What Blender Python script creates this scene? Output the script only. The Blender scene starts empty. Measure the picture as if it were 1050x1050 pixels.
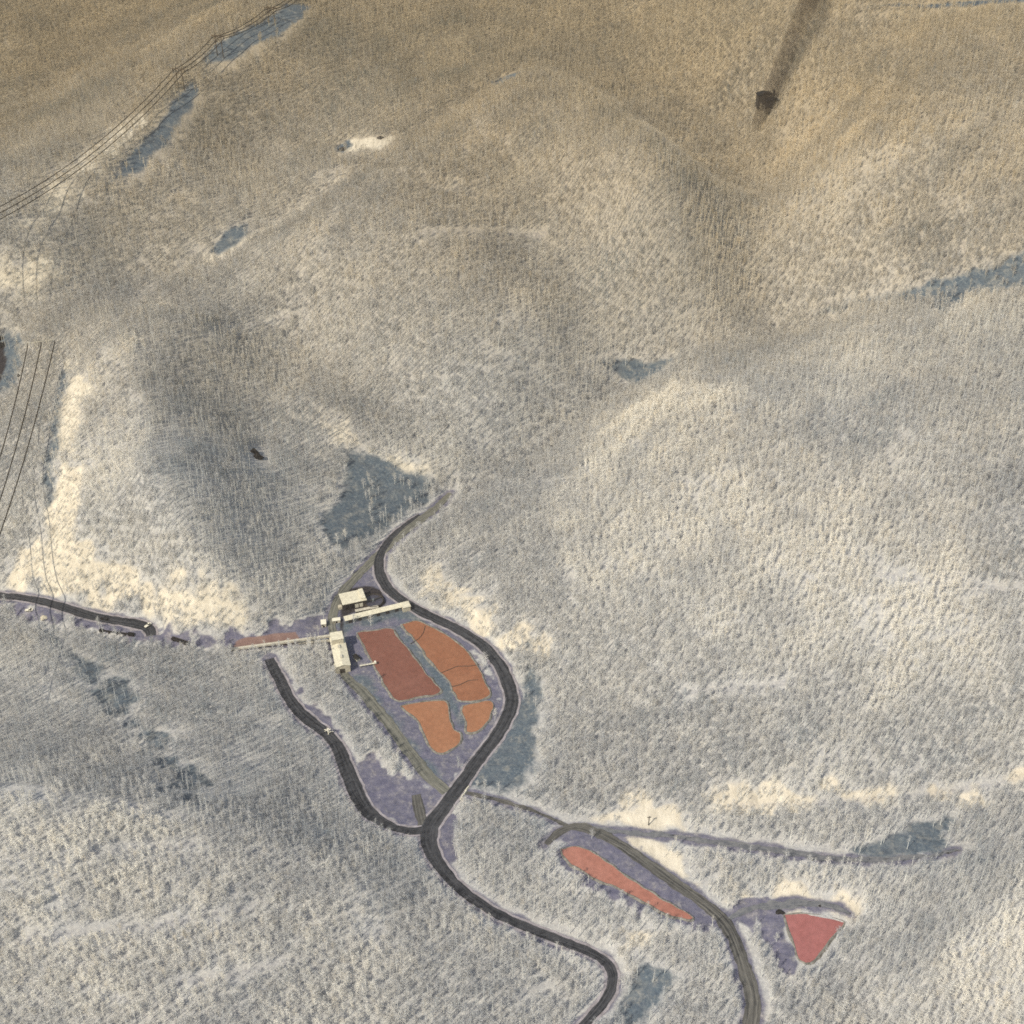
import bpy, math, random
import numpy as np
R = math.radians
rng = np.random.default_rng(7); random.seed(7)
S = bpy.context.scene
COL = S.collection

# ------------------------------------------------------------------ camera
CAM_Z, PITCH, FOV = 890.0, 38.0, 40.0
FL = 525/math.tan(R(FOV/2))
cp, sp = math.cos(R(PITCH)), math.sin(R(PITCH))
cam = bpy.data.objects.new('camera', bpy.data.cameras.new('camera')); COL.objects.link(cam)
cam.location = (0, 0, CAM_Z); cam.rotation_euler = (R(90-PITCH), 0, 0)
cam.data.sensor_width = cam.data.sensor_height = 36
cam.data.angle = R(FOV); cam.data.clip_start = 1; cam.data.clip_end = 60000
S.camera = cam

def ray(u, v):
    u = np.asarray(u, float); v = np.asarray(v, float)
    a = (u-525)/FL; b = (525-v)/FL
    return np.stack([a, cp+b*sp, -sp+b*cp], -1)
def P(u, v, z=0.0):
    d = ray(u, v); t = (np.asarray(z, float)-CAM_Z)/d[..., 2]
    return np.stack([d[..., 0]*t, d[..., 1]*t], -1)
def project(x, y, z):
    dz = z-CAM_Z
    dep = y*cp-dz*sp; up = y*sp+dz*cp
    return 525+FL*x/dep, 525-FL*up/dep, dep

# ------------------------------------------------------------------ noise
_perm = rng.random((256, 256))
def vnoise(x, y, s, seed=0):
    x = x/s+seed*17.31; y = y/s+seed*9.77
    xi = np.floor(x).astype(int); yi = np.floor(y).astype(int)
    fx = x-xi; fy = y-yi
    fx = fx*fx*fx*(fx*(fx*6-15)+10); fy = fy*fy*fy*(fy*(fy*6-15)+10)
    g = lambda a, b: _perm[a % 256, b % 256]
    return (g(xi, yi)*(1-fx)*(1-fy)+g(xi+1, yi)*fx*(1-fy)+g(xi, yi+1)*(1-fx)*fy+g(xi+1, yi+1)*fx*fy)*2-1
def sstep(a, b, x):
    t = np.clip((x-a)/(b-a), 0, 1); return t*t*(3-2*t)

# ------------------------------------------------------------------ relief: heights at points seen in the valley and on the ridges
CT = [(370,640,0),(430,640,0),(500,700,0),(470,760,0),(440,800,0),(350,660,0),(522,700,1),(437,853,-2),
(500,930,-6),(560,960,-10),(625,990,-15),(600,1050,-20),(455,510,12),(400,560,4),(560,450,25),(640,385,42),(760,330,66),(850,322,80),
(0,612,8),(90,632,5),(155,645,3),(240,655,1),(300,655,0),(275,680,0),
(60,590,26),(150,570,42),(250,605,22),(320,622,6),(330,520,22),(250,450,52),(300,350,72),
(140,375,112),(153,450,96),(158,520,82),(195,565,55),(215,450,76),(260,520,46),(300,580,12),(60,480,80),(70,400,92),(15,450,78),(10,550,34),(5,380,84),
(390,500,14),(340,540,18),(350,460,36),(450,490,15),
(400,420,48),(500,400,62),(420,330,105),(550,330,95),(450,250,150),(600,250,128),(330,260,140),(200,340,108),(100,335,104),
(0,320,104),(130,270,122),(250,240,138),(390,150,176),(520,80,205),
(0,245,160),(100,180,180),(180,90,215),(230,55,228),(290,15,245),(50,100,160),(100,40,185),(0,20,200),(0,150,150),(250,150,158),(400,60,205),
(775,310,70),(770,200,104),(740,120,140),(620,60,185),(900,150,205),(850,220,150),(1000,200,185),(1050,100,245),(950,60,245),(830,25,235),(700,25,215),
(560,90,222),(650,180,200),(700,250,140),
(545,705,3),(540,790,0),(600,842,0),(700,852,5),(800,862,8),(950,872,12),(1050,800,24),(600,600,40),(700,600,62),(800,600,82),(900,600,98),(1050,600,108),
(700,500,88),(650,420,78),(800,400,120),(900,350,128),(1050,300,146),(1050,450,140),(750,750,32),(900,750,42),(1050,720,58),(950,812,18),(480,600,10),
(870,882,10),(850,925,7),(950,950,14),(1040,880,20),(835,960,2),(780,960,0),(760,1000,-5),(700,900,0),(640,900,0),(650,980,-9),
(1000,1000,26),(1050,925,50),(1000,975,36),(900,1040,2),(1050,1050,32),(960,1000,22),
(0,812,52),(100,822,47),(200,842,34),(300,878,18),(400,935,4),(480,1000,-9),(50,900,46),(0,1050,6),(150,950,24),(250,1050,0),(400,1050,-16),
(50,770,8),(0,775,9),(110,785,6),(100,700,4),(40,665,4),(200,760,8),(250,700,2),(200,800,12),(300,800,0),(335,830,0)]
A = np.array(CT, float)
XY = P(A[:, 0], A[:, 1], A[:, 2]); Z = A[:, 2]
EX = np.array([(-1100,500,40),(1100,500,60),(-1100,1200,100),(1100,1200,140),(0,350,-25),(-700,450,30),(700,450,30),(-1250,2000,170),
 (1250,2000,230),(0,2900,260),(-1200,2900,270),(1200,2900,280),(-600,2600,240),(600,2600,250)], float)
XY = np.vstack([XY, EX[:, :2]]); Z = np.concatenate([Z, EX[:, 2]])
SC = 500.0
def U(r2): return np.where(r2 > 1e-12, r2*np.log(np.maximum(r2, 1e-12)), 0)
n = len(Z); q = XY/SC
K = U(((q[:, None]-q[None])**2).sum(-1))+np.eye(n)*0.0015
Pm = np.hstack([np.ones((n, 1)), q])
M = np.zeros((n+3, n+3)); M[:n, :n] = K; M[:n, n:] = Pm; M[n:, :n] = Pm.T
W = np.linalg.solve(M, np.concatenate([Z, np.zeros(3)]))
def tps(x, y):
    sh = x.shape; x = x.ravel()/SC; y = y.ravel()/SC; out = np.empty(x.size)
    for i in range(0, x.size, 60000):
        a = x[i:i+60000]; b = y[i:i+60000]
        r2 = (a[:, None]-q[None, :, 0])**2+(b[:, None]-q[None, :, 1])**2
        out[i:i+60000] = U(r2)@W[:n]+W[n]+W[n+1]*a+W[n+2]*b
    return out.reshape(sh)
def axis(lo, hi, step, f0, f1, fs, far):
    a = np.arange(lo, f0, step); b = np.arange(f0, f1, fs); c = np.arange(f1, hi+step, step)
    m = np.concatenate([a, b, c])
    o = []; s = step; e = m[-1]
    while e < far: s *= 1.35; e += s; o.append(e)
    l = []; s = step; e = m[0]
    while e > -far: s *= 1.35; e -= s; l.append(e)
    return np.concatenate([l[::-1], m, o])
GX = axis(-1080, 1080, 3.6, -240, 260, 1.8, 6000)
GY = axis(440, 2460, 3.6, 560, 1110, 1.8, 6000)
XX, YY = np.meshgrid(GX, GY)
Xc = np.clip(XX, -1250, 1250); Yc = np.clip(YY, 380, 2900)
# evaluate the smooth relief on a coarser lattice, then refine
cx = np.arange(-1260, 1290, 12.0); cy = np.arange(370, 2930, 12.0)
CXX, CYY = np.meshgrid(cx, cy); CH = tps(CXX, CYY)
def bil(gx, gy, H, x, y):
    i = np.clip(np.searchsorted(gx, x)-1, 0, len(gx)-2); j = np.clip(np.searchsorted(gy, y)-1, 0, len(gy)-2)
    fx = np.clip((x-gx[i])/(gx[i+1]-gx[i]), 0, 1); fy = np.clip((y-gy[j])/(gy[j+1]-gy[j]), 0, 1)
    return H[j, i]*(1-fx)*(1-fy)+H[j, i+1]*fx*(1-fy)+H[j+1, i]*(1-fx)*fy+H[j+1, i+1]*fx*fy
H = bil(cx, cy, CH, Xc, Yc)
H = np.clip(H, -60, 330)
nz = 7*vnoise(XX, YY, 170, 1)+4*vnoise(XX, YY, 75, 2)+1.6*vnoise(XX, YY, 33, 3)
ang = R(35); gx_ = XX*math.cos(ang)+YY*math.sin(ang); gy_ = -XX*math.sin(ang)+YY*math.cos(ang)
nz += 3.0*vnoise(gx_/3.0, gy_, 45, 4)
H += nz*sstep(0, 60, np.abs(H)+0.0)*0.9
def hgt(x, y): return bil(GX, GY, H, np.asarray(x, float), np.asarray(y, float))
def cast(pts):
    pts = np.asarray(pts, float).reshape(-1, 2); d = ray(pts[:, 0], pts[:, 1])
    zs = np.linspace(500, -70, 1200); t = (zs[None]-CAM_Z)/d[:, 2:3]
    x = d[:, 0:1]*t; y = d[:, 1:2]*t
    dd = zs[None]-hgt(x, y); k = np.argmax(dd < 0, 1); k = np.maximum(k, 1)
    r = np.arange(len(pts)); a = dd[r, k-1]; b = dd[r, k]; f = a/(a-b+1e-9)
    tt = t[r, k-1]*(1-f)+t[r, k]*f
    return np.stack([d[:, 0]*tt, d[:, 1]*tt, CAM_Z+d[:, 2]*tt], -1)
def at(u, v): return cast([(u, v)])[0]
# ---- distance helpers
def seg_dist(px, py, poly, closed=True):
    pts = np.asarray(poly); best = np.full(px.shape, 1e9); m = len(pts)
    for i in range(m if closed else m-1):
        a = pts[i]; b = pts[(i+1) % m]; ab = b-a; L = (ab**2).sum()+1e-9
        t = np.clip(((px-a[0])*ab[0]+(py-a[1])*ab[1])/L, 0, 1)
        best = np.minimum(best, (px-a[0]-t*ab[0])**2+(py-a[1]-t*ab[1])**2)
    return np.sqrt(best)
def inside(px, py, poly):
    pts = np.asarray(poly); m = len(pts); c = np.zeros(px.shape, bool)
    for i in range(m):
        x1, y1 = pts[i]; x2, y2 = pts[(i+1) % m]
        if y1 == y2: continue
        c ^= ((y1 > py) != (y2 > py)) & (px < (x2-x1)*(py-y1)/(y2-y1)+x1)
    return c
def window(pts, mar):
    pts = np.asarray(pts)
    i0 = np.searchsorted(GX, pts[:, 0].min()-mar); i1 = np.searchsorted(GX, pts[:, 0].max()+mar)
    j0 = np.searchsorted(GY, pts[:, 1].min()-mar); j1 = np.searchsorted(GY, pts[:, 1].max()+mar)
    return (slice(j0, j1), slice(i0, i1))
def sdist(pts, mar):
    w = window(pts, mar); px, py = XX[w], YY[w]
    d = seg_dist(px, py, pts); return w, np.where(inside(px, py, pts), d, -d)
def spline(pts, step=4.0):
    pts = np.asarray(pts, float); e = np.vstack([2*pts[0]-pts[1], pts, 2*pts[-1]-pts[-2]]); out = []
    for i in range(1, len(e)-2):
        p0, p1, p2, p3 = e[i-1:i+3]; k = max(2, int(np.linalg.norm(p2-p1)/step))
        for t in np.linspace(0, 1, k, endpoint=False):
            out.append(.5*((2*p1)+(-p0+p2)*t+(2*p0-5*p1+4*p2-p3)*t*t+(-p0+3*p1-3*p2+p3)*t**3))
    out.append(pts[-1]); return np.array(out)
def smooth(a, it=3):
    a = a.copy()
    for _ in range(it): a[1:-1] = (a[:-2]+2*a[1:-1]+a[2:])/4
    return a
def z1(pts): return [(320+x*260/1050, 580+y*260/1050) for x, y in pts]
def z6(pts): return [(560+x*.32381, 800+y*.32381) for x, y in pts]

# crisp crests (+) and ravines (-) laid over the smooth relief
for amp, wd, pl in ((13,45,[(40,352),(90,352),(138,372),(152,450),(158,520),(195,565),(240,606)]),(9,40,[(-60,810),(0,812),(100,822),(200,842),(300,878),(400,935)]),
    (-22,38,[(0,330),(130,272),(250,240),(390,152),(520,80)]),(-20,38,[(455,505),(560,452),(650,385),(760,330),(860,318),(1050,285)]),
    (9,60,[(535,85),(640,140),(720,230),(770,300)]),(-10,55,[(600,60),(740,120),(775,200),(778,310)]),(12,60,[(0,240),(100,180),(185,90),(230,55),(300,10)]),
    (12,45,[(1080,885),(1050,912),(1000,965),(930,1020),(850,1070)]),(11,55,[(310,180),(420,180),(560,240),(640,330)]),(11,45,[(100,335),(205,345),(300,330)]),
    (13,60,[(820,20),(850,120),(900,200),(920,280)]),(10,45,[(205,350),(330,422),(455,494)])):
    pts = spline(cast(pl)[:, :2], 15); w = window(pts, wd*4)
    d = seg_dist(XX[w], YY[w], pts, False); tp = np.exp(-np.sqrt(d*d+16)/wd)
    H[w] = H[w]+amp*tp*sstep(0, 8, np.abs(H[w]))
POND = {
 'nw': z1([(190,280),(255,270),(330,262),(345,290),(395,345),(440,410),(490,470),(530,525),(440,545),(350,560),(320,520),(275,450),(235,370),(205,310)]),
 'ne': z1([(370,245),(440,232),(520,270),(600,320),(645,360),(690,430),(720,490),(730,545),(620,562),(590,530),(570,480),(520,430),(470,370),(430,310),(400,280)]),
 'sw': z1([(370,585),(450,570),(545,560),(565,600),(580,670),(615,700),(610,735),(560,770),(520,775),(490,750),(465,700),(440,645),(400,610)]),
 'se': z1([(625,585),(700,565),(745,570),(740,620),(710,670),(680,690),(645,690),(640,650),(620,600)]),
 'long': z6([(45,222),(80,212),(130,222),(190,260),(260,310),(330,355),(400,395),(455,425),(465,440),(430,440),(360,415),(290,375),(220,340),(150,310),(90,275),(60,245)]),
 'tri': z6([(752,428),(800,425),(870,430),(935,445),(940,460),(890,520),(860,560),(835,580),(805,575),(785,520),(765,465)])}
YARD = [(405,548),(395,560),(388,585),(393,605),(420,622),(470,650),(505,690),(515,710),(510,740),(490,775),(460,812),(425,782),(390,738),(355,700),(333,655),(345,612),(375,575)]
def flatten(poly_px, z, mar, grow=0):
    global H
    pts = P(*np.array(poly_px, float).T, z); w, d = sdist(pts, mar+grow+10)
    k = sstep(-mar-grow, -grow, d); H[w] = H[w]*(1-k)+z*k
flatten(YARD, 0.0, 25, 4)
flatten(POND['long'], 0.0, 12, 6)
flatten(POND['tri'], 2.0, 12, 6)
ZP = {'nw': 0, 'ne': 0, 'sw': 0, 'se': 0, 'long': 0, 'tri': 2.0}

# ------------------------------------------------------------------ roads (centre lines picked on the ground)
ROADS = {
 'main': ([(430,528),(408,545),(396,558),(389,572),(390,590),(400,606),(420,621),(445,634),(470,646),(495,662),(512,682),(521,702),(525,720),(518,740),(505,760),(492,777),(475,801),(455,828),(441,848),(440,866),(449,885),(465,905),(488,924),(515,940),(545,953),(575,965),(605,977),(623,988),(629,1003),(622,1024),(600,1050),(575,1080)],
   [4,7,9,11,12.5,12.5,12.5,12.5,12.5,13,14,14.5,14.5,14,14,14,14,14.5,17,16,13,11,10,9.5,9.5,9.5,9.5,9,9,9,8.5,8]),
 'branch': ([(440,850),(425,853),(405,849),(385,839),(371,824),(361,803),(353,783),(345,764),(331,749),(312,735),(297,717),(287,697),(276,676)],
   [9,8,8,11,14,14,13,12,11,12,11,11,10]),
 'west': ([(-40,608),(0,611),(30,614),(60,621),(90,631),(120,637),(145,640),(155,645),(155,652)], [10,10,10,11,12,12,13,12,10]),
 'lane': ([(462,506),(440,527),(412,548),(385,572),(362,595),(347,614),(341,632),(341,648),(352,690),(372,710),(398,742),(422,774),(440,797),(458,812)],
   [6,9,9,9,9,9,8,7,7,10,10,10,10,9]),
 'spur': ([(427,815),(430,830),(434,846)], [8,9,9]),
 'dirt': ([(560,866),(570,855),(585,848),(604,850),(640,869),(680,897),(718,924),(744,947),(757,975),(765,1000),(772,1022),(769,1050),(762,1085)],
   [5,7,8,9.5,10,10.5,10.5,11,11,11,12,12,12]),
 'bench': ([(604,848),(650,854),(700,859),(760,867),(800,873),(850,880),(900,882),(950,878),(985,872)], [5,4.5,4.5,5,6,5,4,3,1.5]),
 'spoil': ([(745,943),(765,932),(800,928),(840,927),(862,931),(872,937)], [4,5,7,6,4,2]),
 'culvert': ([(474,812),(510,820),(550,833),(585,848)], [4,4,3,3]),
}
ROADW = {}
for k, (pp, ww) in ROADS.items():
    c = cast(pp)[:, :2]
    cw = np.hstack([c, np.array(ww, float)[:, None]*0.5*{'main': .8, 'branch': .9, 'west': .85, 'dirt': .9}.get(k, 1)])
    s = spline(cw, 3.0); s[:, :2] = smooth(s[:, :2], 4); ROADW[k] = s
roadfield = np.full(XX.shape, 1e6)
for k, s in ROADW.items():
    zc = smooth(hgt(s[:, 0], s[:, 1]), 30)
    w = window(s[:, :2], 45); px, py = XX[w], YY[w]; best = np.full(px.shape, 1e9); zz = np.zeros(px.shape); hw = np.zeros(px.shape)
    for i in range(0, len(s)):
        d = (px-s[i, 0])**2+(py-s[i, 1])**2; m = d < best
        best[m] = d[m]; zz[m] = zc[i]; hw[m] = s[i, 2]
    e = np.sqrt(best)-hw
    if k not in ('culvert',):
        kk = 1-sstep(2.5, 16, e); H[w] = H[w]*(1-kk)+zz*kk
    roadfield[w] = np.minimum(roadfield[w], e)

# ------------------------------------------------------------------ ground cover and painted shade zones
def field(polys, soft, amp=0.0, ns=18.0):
    f = np.zeros(XX.shape)
    for p in polys:
        pts = cast(p)[:, :2]; w, d = sdist(pts, soft*2+amp*2+5)
        if amp: d = d+amp*(vnoise(XX[w], YY[w], ns, 11)+.6*vnoise(XX[w], YY[w], ns*.4, 12))
        f[w] = np.maximum(f[w], sstep(-soft, soft, d))
    return f
def lines(polys, hw, soft):
    f = np.zeros(XX.shape)
    for p in polys:
        pts = spline(cast(p)[:, :2], 10); w = window(pts, hw+soft+5)
        d = seg_dist(XX[w], YY[w], pts, False)+1.5*vnoise(XX[w], YY[w], 14, 21)
        f[w] = np.maximum(f[w], 1-sstep(hw, hw+soft, d))
    return f
blue = field([
 [(350,458),(395,470),(448,496),(430,520),(405,538),(375,555),(345,560),(325,545),(332,528),(350,510),(355,480)],
 [(862,872),(900,858),(950,842),(985,838),(970,855),(965,875),(900,880)],
 [(640,1010),(665,990),(690,1000),(680,1030),(650,1050),(630,1040)],
 [(540,655),(553,690),(551,740),(546,790),(536,812),(478,806),(500,777),(524,745),(534,712)],
 [(835,322),(870,311),(920,299),(980,281),(1060,258),(1060,294),(1000,300),(968,322),(955,312),(925,306)],
 [(48,648),(75,665),(106,682),(98,702),(88,700),(70,678)],
 [(60,380),(72,384),(62,420),(62,450),(52,490),(54,520),(42,530),(45,480),(52,430)],
 [(-20,345),(8,340),(23,348),(20,385),(12,400),(-20,412)],
 [(345,640),(362,636),(412,624),(432,634),(400,636),(365,642),(352,652)],
 [(400,640),(412,641),(423,655),(430,662),(456,695),(470,720),(479,742),(470,747),(458,722),(448,702),(424,672),(402,648)],
 [(362,693),(372,693),(395,722),(420,755),(440,780),(455,800),(440,790),(410,752),(385,722)],
 ], 8, 4, 14)
far_blue = field([
 [(215,258),(235,234),(258,226),(255,240),(240,253),(225,262)],[(500,84),(520,77),(536,73),(528,81),(515,88)],
 [(612,369),(650,370),(690,367),(676,381),(658,392),(636,387)],[(112,188),(138,152),(163,127),(184,94),(202,78),(200,106),(172,146),(142,178)],
 [(206,64),(228,42),(255,26),(275,16),(295,4),(320,6),(308,20),(288,36),(258,48),(236,62)],
 [(865,11),(930,4),(1060,-6),(1060,3),(950,8)],[(345,152),(358,142),(360,148),(352,156)]], 6, 3)
blue = np.maximum(blue, far_blue)
trail = field([[(84,690),(108,688),(138,718),(164,742),(190,776),(222,806),(200,822),(165,790),(140,764),(110,728)]], 8, 14)*.85
blue = np.maximum(blue, trail)
lilac = field([YARD,
 [(358,806),(366,790),(380,775),(400,788),(430,800),(455,815),(440,850),(410,850),(385,838),(366,822)],
 [(568,874),(583,850),(612,846),(700,903),(748,945),(720,952),(640,925),(580,892)],
 [(742,926),(800,926),(806,950),(823,990),(815,1006),(795,988),(785,952),(760,940)],
 [(90,633),(150,640),(200,655),(260,647),(335,632),(342,655),(240,668),(200,662),(150,657),(85,642)],
 [(0,618),(40,620),(80,636),(80,642),(40,634),(0,630)],
 [(442,852),(468,835),(476,850),(460,880),(450,872)],
 [(290,690),(310,715),(345,745),(365,790),(358,810),(340,760),(300,730)]], 4, 7, 12)
creamp = field([
 [(0,598),(40,562),(60,540),(90,545),(130,578),(180,592),(240,602),(262,632),(250,645),(195,655),(165,640),(120,627),(60,613),(0,606)],
 [(72,375),(86,372),(84,420),(77,480),(70,540),(55,562),(48,540),(62,470),(66,420)],
 [(590,838),(640,827),(690,824),(702,850),(650,850),(600,845)],[(632,856),(680,866),(712,908),(690,900),(650,876)],
 [(690,812),(760,812),(850,813),(950,806),(1050,790),(1050,800),(940,818),(850,822),(740,832)],
 [(425,578),(455,590),(500,628),(545,655),(556,672),(530,660),(490,643),(450,622),(425,602)],
 [(640,950),(655,945),(668,960),(660,968),(645,960)],[(748,916),(820,920),(870,924),(880,934),(868,938),(800,925),(750,924)]], 11, 14, 22)
creamf = field([
 [(322,422),(345,437),(400,463),(440,482),(463,496),(440,494),(400,480),(360,458),(338,447)],
 [(0,275),(50,265),(65,285),(40,310),(0,306)],[(60,180),(130,120),(150,118),(110,165),(40,235),(20,240)],
 [(200,270),(255,240),(320,200),(350,180),(330,200),(265,245),(210,275)]], 14, 12)*.75
cream = np.maximum(creamp, creamf)  # wood-edge shadow, tone-reversed to cream, painted into ground and tree colour
hard_cream = field([[(351,156),(357,142),(390,141),(413,143),(395,150),(370,154)],[(600,842),(612,834),(650,827),(690,825),(700,848),(650,848)],[(636,858),(672,864),(702,898),(690,896),(655,874)]], 5, 6, 16)
cream = np.maximum(cream, hard_cream*.8)
dark = field([[(-20,352),(5,350),(8,372),(0,395),(-20,398)],
   [(349,612),(352,604),(375,601),(392,606),(394,618),(385,624),(366,628),(352,634),(352,655),(348,655),(348,630)]], 3, 2)  # shadow apron round the workshop, painted black into the ground
red = field([[(238,662),(245,655),(303,648),(306,654),(304,660),(240,667)]], 1.5, 1.0)
blackspot = field([[(252,462),(270,458),(276,480),(256,484)]], 5, 2)
paths = lines([[(0,813),(60,812),(110,820),(190,838)],[(95,875),(150,870),(205,866)],[(20,965),(100,955),(160,950),(210,940),(265,928)],
  [(320,184),(345,176),(400,178),(440,180)],[(205,350),(250,335),(312,319)],[(690,713),(760,706),(812,700)],[(905,590),(960,598),(1060,606)],
  [(750,826),(830,824),(900,820),(1060,794)],[(430,240),(500,238),(560,240)],[(180,1008),(240,1000),(300,985)],[(500,494),(530,497),(580,494)],
  [(200,255),(150,300),(118,326)]], 1.5, 3)*.6
cream *= 1-np.clip(lilac+dark, 0, 1)
pondf = np.zeros(XX.shape)
for k, p in POND.items():
    pts = P(*np.array(p, float).T, ZP[k]); w, d = sdist(pts, 12); pondf[w] = np.maximum(pondf[w], sstep(-5, -2, d))
clear = np.maximum.reduce([blue*.88, far_blue*.96, lilac*.99, cream*.36, blackspot, hard_cream, dark, red, paths*1.4, pondf, 1-sstep(3, 6.5, roadfield)])
lilac = np.maximum.reduce([lilac, paths*.5, .8*(1-sstep(1, 6, roadfield+2.5*vnoise(XX, YY, 11, 91)))])
clear = np.clip(clear, 0, 1)

haze_brown_at = lambda x, y, h_: np.clip(sstep(980, 2300, y+1.2*h_+120*vnoise(x, y, 220, 81)+60*vnoise(x, y, 70, 82)), 0, 1)  # aerial haze painted into ground and tree colour, browner with distance and height
haze_brown = haze_brown_at(XX, YY, H)
# ------------------------------------------------------------------ materials
def lin(c):
    c = np.array(c, float)/255; return tuple(np.where(c <= .04045, c/12.92, ((c+.055)/1.055)**2.4))
def mat(name, rgb, rough=.9, vary=.25, scale=.2, rgb2=None, bump=0.0, spec=.2):
    m = bpy.data.materials.new(name); m.use_nodes = True; nt = m.node_tree; b = nt.nodes['Principled BSDF']
    b.inputs['Roughness'].default_value = rough; b.inputs['Specular IOR Level'].default_value = spec
    tc = nt.nodes.new('ShaderNodeTexCoord'); no = nt.nodes.new('ShaderNodeTexNoise')
    no.inputs['Scale'].default_value = scale; no.inputs['Detail'].default_value = 8; no.inputs['Roughness'].default_value = .65
    nt.links.new(tc.outputs['Object'], no.inputs['Vector'])
    rp = nt.nodes.new('ShaderNodeValToRGB'); rp.color_ramp.elements[0].position = .3; rp.color_ramp.elements[1].position = .7
    a = np.array(rgb); c2 = np.array(rgb2) if rgb2 is not None else a*(1+vary)
    rp.color_ramp.elements[0].color = (*(a*(1-vary)), 1); rp.color_ramp.elements[1].color = (*np.clip(c2, 0, .9), 1)
    nt.links.new(no.outputs['Fac'], rp.inputs['Fac']); nt.links.new(rp.outputs['Color'], b.inputs['Base Color'])
    if bump:
        bm = nt.nodes.new('ShaderNodeBump'); bm.inputs['Strength'].default_value = bump; bm.inputs['Distance'].default_value = .3
        nt.links.new(no.outputs['Fac'], bm.inputs['Height']); nt.links.new(bm.outputs['Normal'], b.inputs['Normal'])
    return m
def ground_material():
    m = bpy.data.materials.new('hill_ground'); m.use_nodes = True; nt = m.node_tree; b = nt.nodes['Principled BSDF']
    b.inputs['Roughness'].default_value = .95; b.inputs['Specular IOR Level'].default_value = .1
    N = nt.nodes.new; L = nt.links.new
    tc = N('ShaderNodeTexCoord')
    def noise(scale, det=8, sq=None, rot=0):
        n_ = N('ShaderNodeTexNoise'); n_.inputs['Scale'].default_value = scale; n_.inputs['Detail'].default_value = det; n_.inputs['Roughness'].default_value = .7
        src = tc.outputs['Object']
        if sq:
            mp = N('ShaderNodeMapping'); mp.inputs['Scale'].default_value = sq; mp.inputs['Rotation'].default_value = (0, 0, rot); L(src, mp.inputs['Vector']); src = mp.outputs['Vector']
        L(src, n_.inputs['Vector']); return n_.outputs['Fac']
    def ramp(f, stops):
        r = N('ShaderNodeValToRGB'); e = r.color_ramp.elements
        while len(e) < len(stops): e.new(.5)
        for i, (p, c) in enumerate(stops): e[i].position = p; e[i].color = (*c, 1)
        L(f, r.inputs['Fac']); return r.outputs['Color']
    def mix(f, a, c):
        x = N('ShaderNodeMix'); x.data_type = 'RGBA'; L(f, x.inputs[0]); L(a, x.inputs[6]); L(c, x.inputs[7]); return x.outputs[2]
    def attr(nm, ns, k=.7):
        a = N('ShaderNodeAttribute'); a.attribute_name = nm
        # roughen the zone edge
        s = N('ShaderNodeMath'); s.operation = 'MULTIPLY_ADD'; L(ns, s.inputs[0]); s.inputs[1].default_value = k; s.inputs[2].default_value = -.5*k
        t = N('ShaderNodeMath'); t.operation = 'ADD'; L(a.outputs['Fac'], t.inputs[0]); L(s.outputs[0], t.inputs[1])
        r = N('ShaderNodeMapRange'); r.interpolation_type = 'SMOOTHSTEP'; r.inputs['From Min'].default_value = .12; r.inputs['From Max'].default_value = .88; L(t.outputs[0], r.inputs['Value'])
        mm = N('ShaderNodeMath'); mm.operation = 'MULTIPLY'; L(r.outputs[0], mm.inputs[0])
        g = N('ShaderNodeMath'); g.operation = 'GREATER_THAN'; L(a.outputs['Fac'], g.inputs[0]); g.inputs[1].default_value = .01; L(g.outputs[0], mm.inputs[1])
        return mm.outputs[0]
    fine = noise(.35, 10); mid = noise(.05, 8); edge = noise(.16, 8); stre = noise(.12, 8, (1, .35, 1), .6)
    base = ramp(fine, [(.3, (.26,.27,.315)), (.5, (.38,.39,.43)), (.72, (.55,.555,.585))])
    base = mix(ramp(mid, [(.42, (0,0,0)), (.62, (.6,.6,.6))]), base, ramp(fine, [(.3, (.32,.32,.345)), (.7, (.56,.55,.54))]))
    cr = ramp(stre, [(.28, (.34,.32,.30)), (.45, (.51,.475,.43)), (.65, (.66,.62,.57))])
    bl = mix(ramp(mid, [(.4, (0,0,0)), (.65, (.75,.75,.75))]), ramp(fine, [(.28, (.045,.065,.105)), (.48, (.085,.115,.16)), (.6, (.13,.16,.20)), (.74, (.36,.37,.38))]), ramp(edge, [(.3, (.06,.075,.11)), (.5, (.11,.13,.165)), (.62, (.2,.215,.235)), (.75, (.4,.4,.4))]))
    li = mix(ramp(mid, [(.4, (0,0,0)), (.65, (.8,.8,.8))]), ramp(edge, [(.28, (.08,.083,.145)), (.47, (.12,.122,.195)), (.6, (.175,.172,.24)), (.74, (.36,.345,.39))]), ramp(fine, [(.3, (.068,.074,.125)), (.5, (.125,.128,.185)), (.7, (.26,.255,.295))]))
    dk = ramp(fine, [(.35, (.012,.012,.018)), (.65, (.05,.045,.055))])
    frag = N('ShaderNodeMapRange'); frag.inputs['From Min'].default_value = .53; frag.inputs['From Max'].default_value = .68; frag.inputs['To Max'].default_value = .75; L(noise(.1, 10), frag.inputs['Value'])
    deep = N('ShaderNodeMapRange'); deep.inputs['From Min'].default_value = .47; deep.inputs['From Max'].default_value = .34; deep.inputs['To Max'].default_value = .8; L(noise(.075, 9, (1, 1.9, 1), 1.1), deep.inputs['Value'])
    bl = mix(frag.outputs[0], bl, ramp(fine, [(.35, (.16,.17,.18)), (.7, (.42,.41,.40))])); bl = mix(deep.outputs[0], bl, ramp(fine, [(.3, (.035,.05,.08)), (.7, (.09,.115,.15))]))
    li = mix(frag.outputs[0], li, ramp(fine, [(.35, (.17,.165,.2)), (.7, (.42,.40,.41))])); li = mix(deep.outputs[0], li, ramp(fine, [(.3, (.05,.055,.10)), (.7, (.11,.115,.175))]))
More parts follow.
